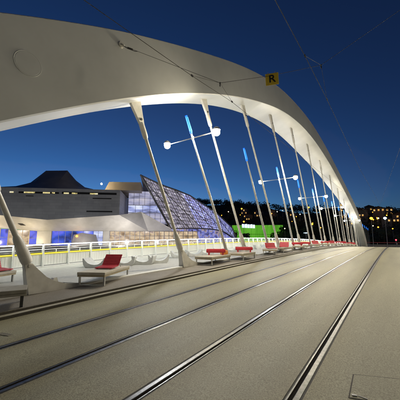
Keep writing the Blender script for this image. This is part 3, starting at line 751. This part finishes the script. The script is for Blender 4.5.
mb = MB(); mb.prism([F(17.6, 5.6, -.3), F(18.2, 5.6, 2.9), F(20.5, 5.6, 3.5), F(24.6, 5.6, 2.9), F(25.6, 5.6, -.3)], Dv * .4); mpart(mb, 'entrance_canopy', M['roofdark'])
mb = MB(); mb.sphere(F(19.2, 5.3, 2.5), .35, 1); mpart(mb, 'orange_lamp', M['sodium'])
# beige attic box and glass band beside the grey body
mb = MB(); mb.prism([F(26.5, 6, 17.0), F(37.6, 6, 17.0), F(37.6, 6, 19.75), F(27.7, 6, 19.6)], Dv * 18); mpart(mb, 'attic_box', M['beige'])
mb = MB(); mb.sphere(F(26.2, 2.5, 18.2), .28, 2); mpart(mb, 'roof_lamp', M['g_roof'])
glazed(33.2, 47.6, 13.0, 17.7, 11.5, M['g_pale'], 'pale_glazing', 8, 2, .06)
glazed(33.2, 47.6, 10.4, 12.9, 11.5, M['g_white'], 'white_glazing', 6, 1, .06)
glazed(33.2, 47.6, 6.5, 10.3, 11.5, M['g_pale'], 'pale_glazing', 8, 2, .06)
# glass lattice hall
ridge = [(-62.2, 54.6, 21.1), (-62.3, 58.7, 20.4), (-61, 64.3, 19.0), (-60, 69.6, 18.2), (-58.8, 75.2, 17.0), (-57.4, 82.7, 14.0), (-56.7, 88.5, 12.1), (-55.3, 99.5, 6.1), (-55, 103.5, .8)]
base = [(-60.2, 66.3, 5.1), (-59.2, 71.0, 5.2), (-58.4, 75.5, 5.3), (-57.7, 80.5, 5.4), (-57, 85, 5.3), (-56.3, 90, 5.0), (-55.9, 94.5, 4.2), (-55.2, 99.5, 2.2), (-55, 103.6, -.3)]
def samp(t_, s):
    s = max(0., min(1., s)) * (len(t_) - 1); i = min(int(s), len(t_) - 2); return Vector(t_[i]).lerp(Vector(t_[i + 1]), s - i)
NS, NT = 36, 11
def lat(s, t): # t=0 ridge, 1 base; courses lean
    return samp(ridge, s).lerp(samp(base, s), t)
for i0, i1, gm in ((0, 15, 'g_dusky'), (15, 23, 'g_purple'), (23, NS, 'g_lavender')):
    mb = MB(); mb.grid([[lat(i / NS - .06 * (j / NT) * (1 if 0 < i < NS else 0), j / NT) for j in range(NT + 1)] for i in range(i0, i1 + 1)]); gl = mpart(mb, 'lattice_glass', M[gm])
mb = MB(); off = Vector((.28, -.12, .05))
for i in range(NS + 1): mb.path([lat(i / NS - .06 * (j / NT), j / NT) + off for j in range(NT + 1)], .15 if i % 4 == 0 else .08, 4)
for j in range(NT + 1): mb.path([lat(i / NS, j / NT) + off for i in range(NS + 1)], .17 if j in (0, NT) else .08, 4)
for i in range(0, NS - 7, 6): mb.path([lat((i + 8 * j / NT) / NS, j / NT) + off for j in range(NT + 1)], .15, 4)
mpart(mb, 'lattice_frame', M['lattice'])
mb = MB(); mb.path([Vector(ridge[0]) + off, Vector(base[0]) + off], .34, 6); mb.path([Vector(p) + Vector((0, 0, .1)) for p in ridge], .28, 6); mpart(mb, 'edge_beam', M['roofdark'])
# left cheek (open dark side), back slope and lower glass skirt
bkr = [Vector(p) + Dv * 22 + Vector((0, 0, -3 if p[2] > 4 else 0)) for p in ridge]
mb = MB(); mb.grid([[Vector(p) for p in ridge], bkr]); mpart(mb, 'back_roof', M['roofdark'])
skirt = [(x - 1.2, y + .4, -.35) for x, y, z in base]
mb = MB(); mb.grid([[lat(i / NS, 1.) + Vector((-.7, .3, -.1)) for i in range(NS)], [samp(skirt, i / NS) + Vector((0, 0, 0)) for i in range(NS)]]); mpart(mb, 'skirt_glass', M['g_deepblue'])
mb = MB()
mb.path([lat(i / NS, 1.) + Vector((-.45, .1, -.1)) for i in range(NS)], .07, 4)
for i in range(0, NS, 2): mb.tube(lat(i / NS, 1.) + Vector((-.45, .1, -.1)), samp(skirt, i / NS) + Vector((.25, -.1, 0)), .07, .07, 4)
mpart(mb, 'skirt_mullion', M['lattice'])
# ground floods washing the underside, then three unseen fill lights added for the facade
for u, v, z, e, c in [(-20, 1, .6, 2300, (1, .83, .56)), (-5, 2, .6, 2200, (1, .83, .56)), (7, 1, .6, 1700, (1, .83, .56)), (20, 1, .6, 1000, (1, .88, .74)), (33, 0, .6, 2600, (.95, .88, .82)), (43, -3, .6, 900, (.85, .82, 1.)), (-10, -22, 5, 1750, (.95, .95, .95)), (14, -22, 5, 1800, (.93, .95, .98)), (38, -20, 5, 900, (.95, .93, 1.))]:
    ld = bpy.data.lights.new('flood_fill', 'POINT'); ld.energy = e * KE; ld.color = c; ld.shadow_soft_size = .3
    lo = bpy.data.objects.new('flood_fill_light', ld); COL.objects.link(lo); lo.location = F(u, v, z)

# ---------------------------------------------------------------- green lit building
gb = empty('green_building', (-90, 215, -2.7)); tag(gb, 'low green lit building with a white sign at its top left', 'building')
a, b_ = Vector((-90, 162, 0)), Vector((-79, 233, 0))
dg = (b_ - a).normalized(); ng = Vector((-dg.y, dg.x, 0))
def Gp(u, v, z): return a + dg * u + ng * v + Vector((0, 0, z)) - gb.location
Lg = (b_ - a).length
mb = MB(); mb.prism([Gp(0, 0, -2.7), Gp(Lg, 0, -2.7), Gp(Lg, 0, 13.3), Gp(0, 0, 10.7)], ng * 22); mb.build('wall', M['roofdark'], gb)
for k in range(9):
    u0, u1 = Lg * k / 9 + .15, Lg * (k + 1) / 9 - .15
    mb = MB(); zt = lambda u: 10.5 + 2.6 * u / Lg
    mb.prism([Gp(u0, -.15, -1.2), Gp(u1, -.15, -1.2), Gp(u1, -.15, zt(u1)), Gp(u0, -.15, zt(u0))], -ng * .12); lp = mb.build('glow_panel', M['g_green'], gb)
    mb = MB()
    for q in range(4):
        u = lerp(u0, u1, (q + .5) / 4); mb.prism([Gp(u - .06, -.27, -1.2), Gp(u + .06, -.27, -1.2), Gp(u + .06, -.27, zt(u) - .02), Gp(u - .06, -.27, zt(u) - .02)], -ng * .22)
    mb.prism([Gp(u0, -.27, 4.6), Gp(u1, -.27, 4.6), Gp(u1, -.27, 4.8), Gp(u0, -.27, 4.8)], -ng * .14)
    mb.build('fin', M['gfin'], lp)
mb = MB()
for k in range(5):
    u = 11 + 3.4 * k; mb.prism([Gp(u, -.4, 9.2), Gp(u + 2.6, -.4, 9.2), Gp(u + 2.6, -.4, 11.8 + .3 * (k % 2)), Gp(u, -.4, 11.8)], -ng * .2)
mb.build('lit_sign', M['g_sign'], gb)

# ---------------------------------------------------------------- street lamps, houses, signals beyond the bridge
def lamp(x, y, z0, z1, m, label, r=.45, pole='mast', flat=False):
    root = empty('street_lamp', (x, y, z0)); h = z1 - z0
    mb = MB(); mb.path([(0, 0, 0), (0, 0, h * .5), (0, 0, h - .1)], [.14, .11, .07], 8); mb.build('pole', M[pole], root)
    mb = MB()
    if flat: mb.lathe((0, 0, h), [(.2, -.15), (1.1, .0), (1.1, .12), (.15, .25)], 14)
    else: mb.lathe((0, 0, h), [(.12, -r), (r, -.1), (r * .8, r * .5), (.1, r * .8)], 10)
    mb.build('lamp_globe', M[m], root, 50); return tag(root, label, 'street lamp', 'street lamps beyond the bridge')
lamp(-3.0, 150, zd(150), 11.0, 'g_sign', 'tall pole with a pale white lamp right of the arch foot', .75)
lamp(-8.4, 150.5, zd(150), 11.2, 'sodium', 'tall pole with an orange lamp just right of the arch foot', .7)
lamp(-33.3, 130, -.6, 4.2, 'g_sign', 'short post with a flat white disc lamp beyond the railing', .5, 'mast', True)
lamp(-30.4, 130.5, -.6, 8.3, 'sodium', 'orange street lamp seen between the far hangers', .4)
lamp(-84, 168, -2.7, 13.2, 'sodium', 'orange street lamp before the green building', .6)
lamp(-58, 240, hz(-58, 240), 28, 'sodium', 'orange hillside lamp above the right end of the green building', .7)
lamp(-118, 232, hz(-118, 232), 30, 'sodium', 'orange hillside lamp above the left end of the green building', .8)
rl_ = random.Random(11)
for nm, grp, pts in (('small light among the dark trees right of the arch', 'hillside lights right of the arch', [(rl_.uniform(-34, 14), rl_.uniform(215, 262)) for _ in range(20)]),
                     ('small light among the dark trees above the green building', 'hillside lights above the green building', [(rl_.uniform(-150, -80), rl_.uniform(240, 275)) for _ in range(11)]),
                     ('small light among the dark trees behind the far hangers', 'hillside lights behind the hangers', [(rl_.uniform(-75, -38), rl_.uniform(212, 262)) for _ in range(8)])):
    for (x, y) in pts:
        wm = rl_.random() < .7; hh = rl_.uniform(7, 9.5)
        lamp(x, y, hz(x, y), hz(x, y) + hh, 'sodium' if wm else 'g_warmlamp', nm, rl_.uniform(.25, .5))['group'] = grp
sgl = empty('tram_signal', (.3, 149.5, zd(150))); tag(sgl, 'glowing red tram signal on a post at the right edge', 'signal')
mb = MB(); mb.tube((0, 0, 0), (0, 0, 3.2), .08, .08, 8); mb.build('post', M['mast'], sgl)
mb = MB(); mb.box((0, .12, 3.6), (.5, .2, 1.3), None, 0, .04); mb.build('signal_head', M['black'], sgl)
mb = MB(); mb.lathe((0, -.06, 3.7), [(.30, 0), (.26, .10), (.1, .16)], 14, 0, (0, -1, 0)); mb.build('red_lens', M['redlamp'], sgl, 60)
mb = MB(); mb.tube((0, 0, 0), (0, 0, 1.3), .06, .06, 8); mb.box((0, -.05, 2.4), (1.0, .12, 2.2), None, 0, .03); o = mb.build('red_barrier_board', M['red']); o.location = (-12.6, 150.2, zd(150)); tag(o, 'upright red board at the foot of the arch', 'board')
gr = empty('tail_light_rail', (-5, 154, -2.7)); tag(gr, 'long red bar in place of tail light trails at the bridge end', 'light trail bar')  # added red rail, wall and posts in place of tail light streaks
mb = MB(); mb.box((0, 0, 2.45), (44, .1, .28)); mb.build('beam', M['red'], gr)
mb = MB(); mb.box((0, .1, .8), (44, .3, 1.6)); mb.build('low_wall', M['concrete'], gr)
for k in range(12):
    mb = MB(); mb.box((-21 + 3.8 * k, .06, 1.9), (.12, .1, 1.1)); mb.build('post', M['mast'], gr)
hs = [(-33, 262), (-28, 276), (-21, 258), (-15, 281), (-9, 264), (-2, 279), (4, 256), (10, 275), (-36, 283), (-4, 246), (12, 288), (-17, 290), (18, 264), (-120, 250), (-112, 258), (-129, 262), (-98, 262), (-76, 256)]
def house(x, y, w_, d_, h, seed, label):
    rg = random.Random(seed); z = hz(x, y) + 1.0; root = empty('hillside_house', (x, y, z))
    mb = MB(); mb.box((0, 0, h / 2 - 2), (w_, d_, h + 4)); mb.build('wall', M['housewall'], root)
    mb = MB(); mb.prism([(-w_ / 2 - .4, -d_ / 2 - .4, h + .02), (w_ / 2 + .4, -d_ / 2 - .4, h + .02), (0, -d_ / 2 - .4, h + w_ * .22)], (0, d_ + .8, 0)); mb.build('roof', M['houseroof'], root)
    nw = int(w_ / 2.2); fl = int(h / 2.9)
    for f_ in range(fl):
        for k in range(nw):
            if rg.random() < .62: continue
            u = -w_ / 2 + w_ * (k + .5) / nw; mb = MB(); mb.box((u, -d_ / 2 - .03, 1.5 + 2.9 * f_), (1.15, .1, 1.35)); mb.build('window', M['g_house'], root)
    tag(root, label, 'house', 'lit houses on the hill')
hl = 'low on the slope,high near the ridge'.split(',')
for i, (x, y) in enumerate(hs):
    rg = random.Random(i + 50)
    house(x, y, rg.uniform(5.5, 9), rg.uniform(6, 8), rg.choice([5.8, 5.8, 8.7]) if i < 13 else 5.8, i,
          ('%s lit house from the left on the hill above the green building' % ORD[i - 13]) if i >= 13 else '%s lit house from the left on the hill right of the arch' % ORD[sorted(range(13), key=lambda q: hs[q][0] / hs[q][1]).index(i)])
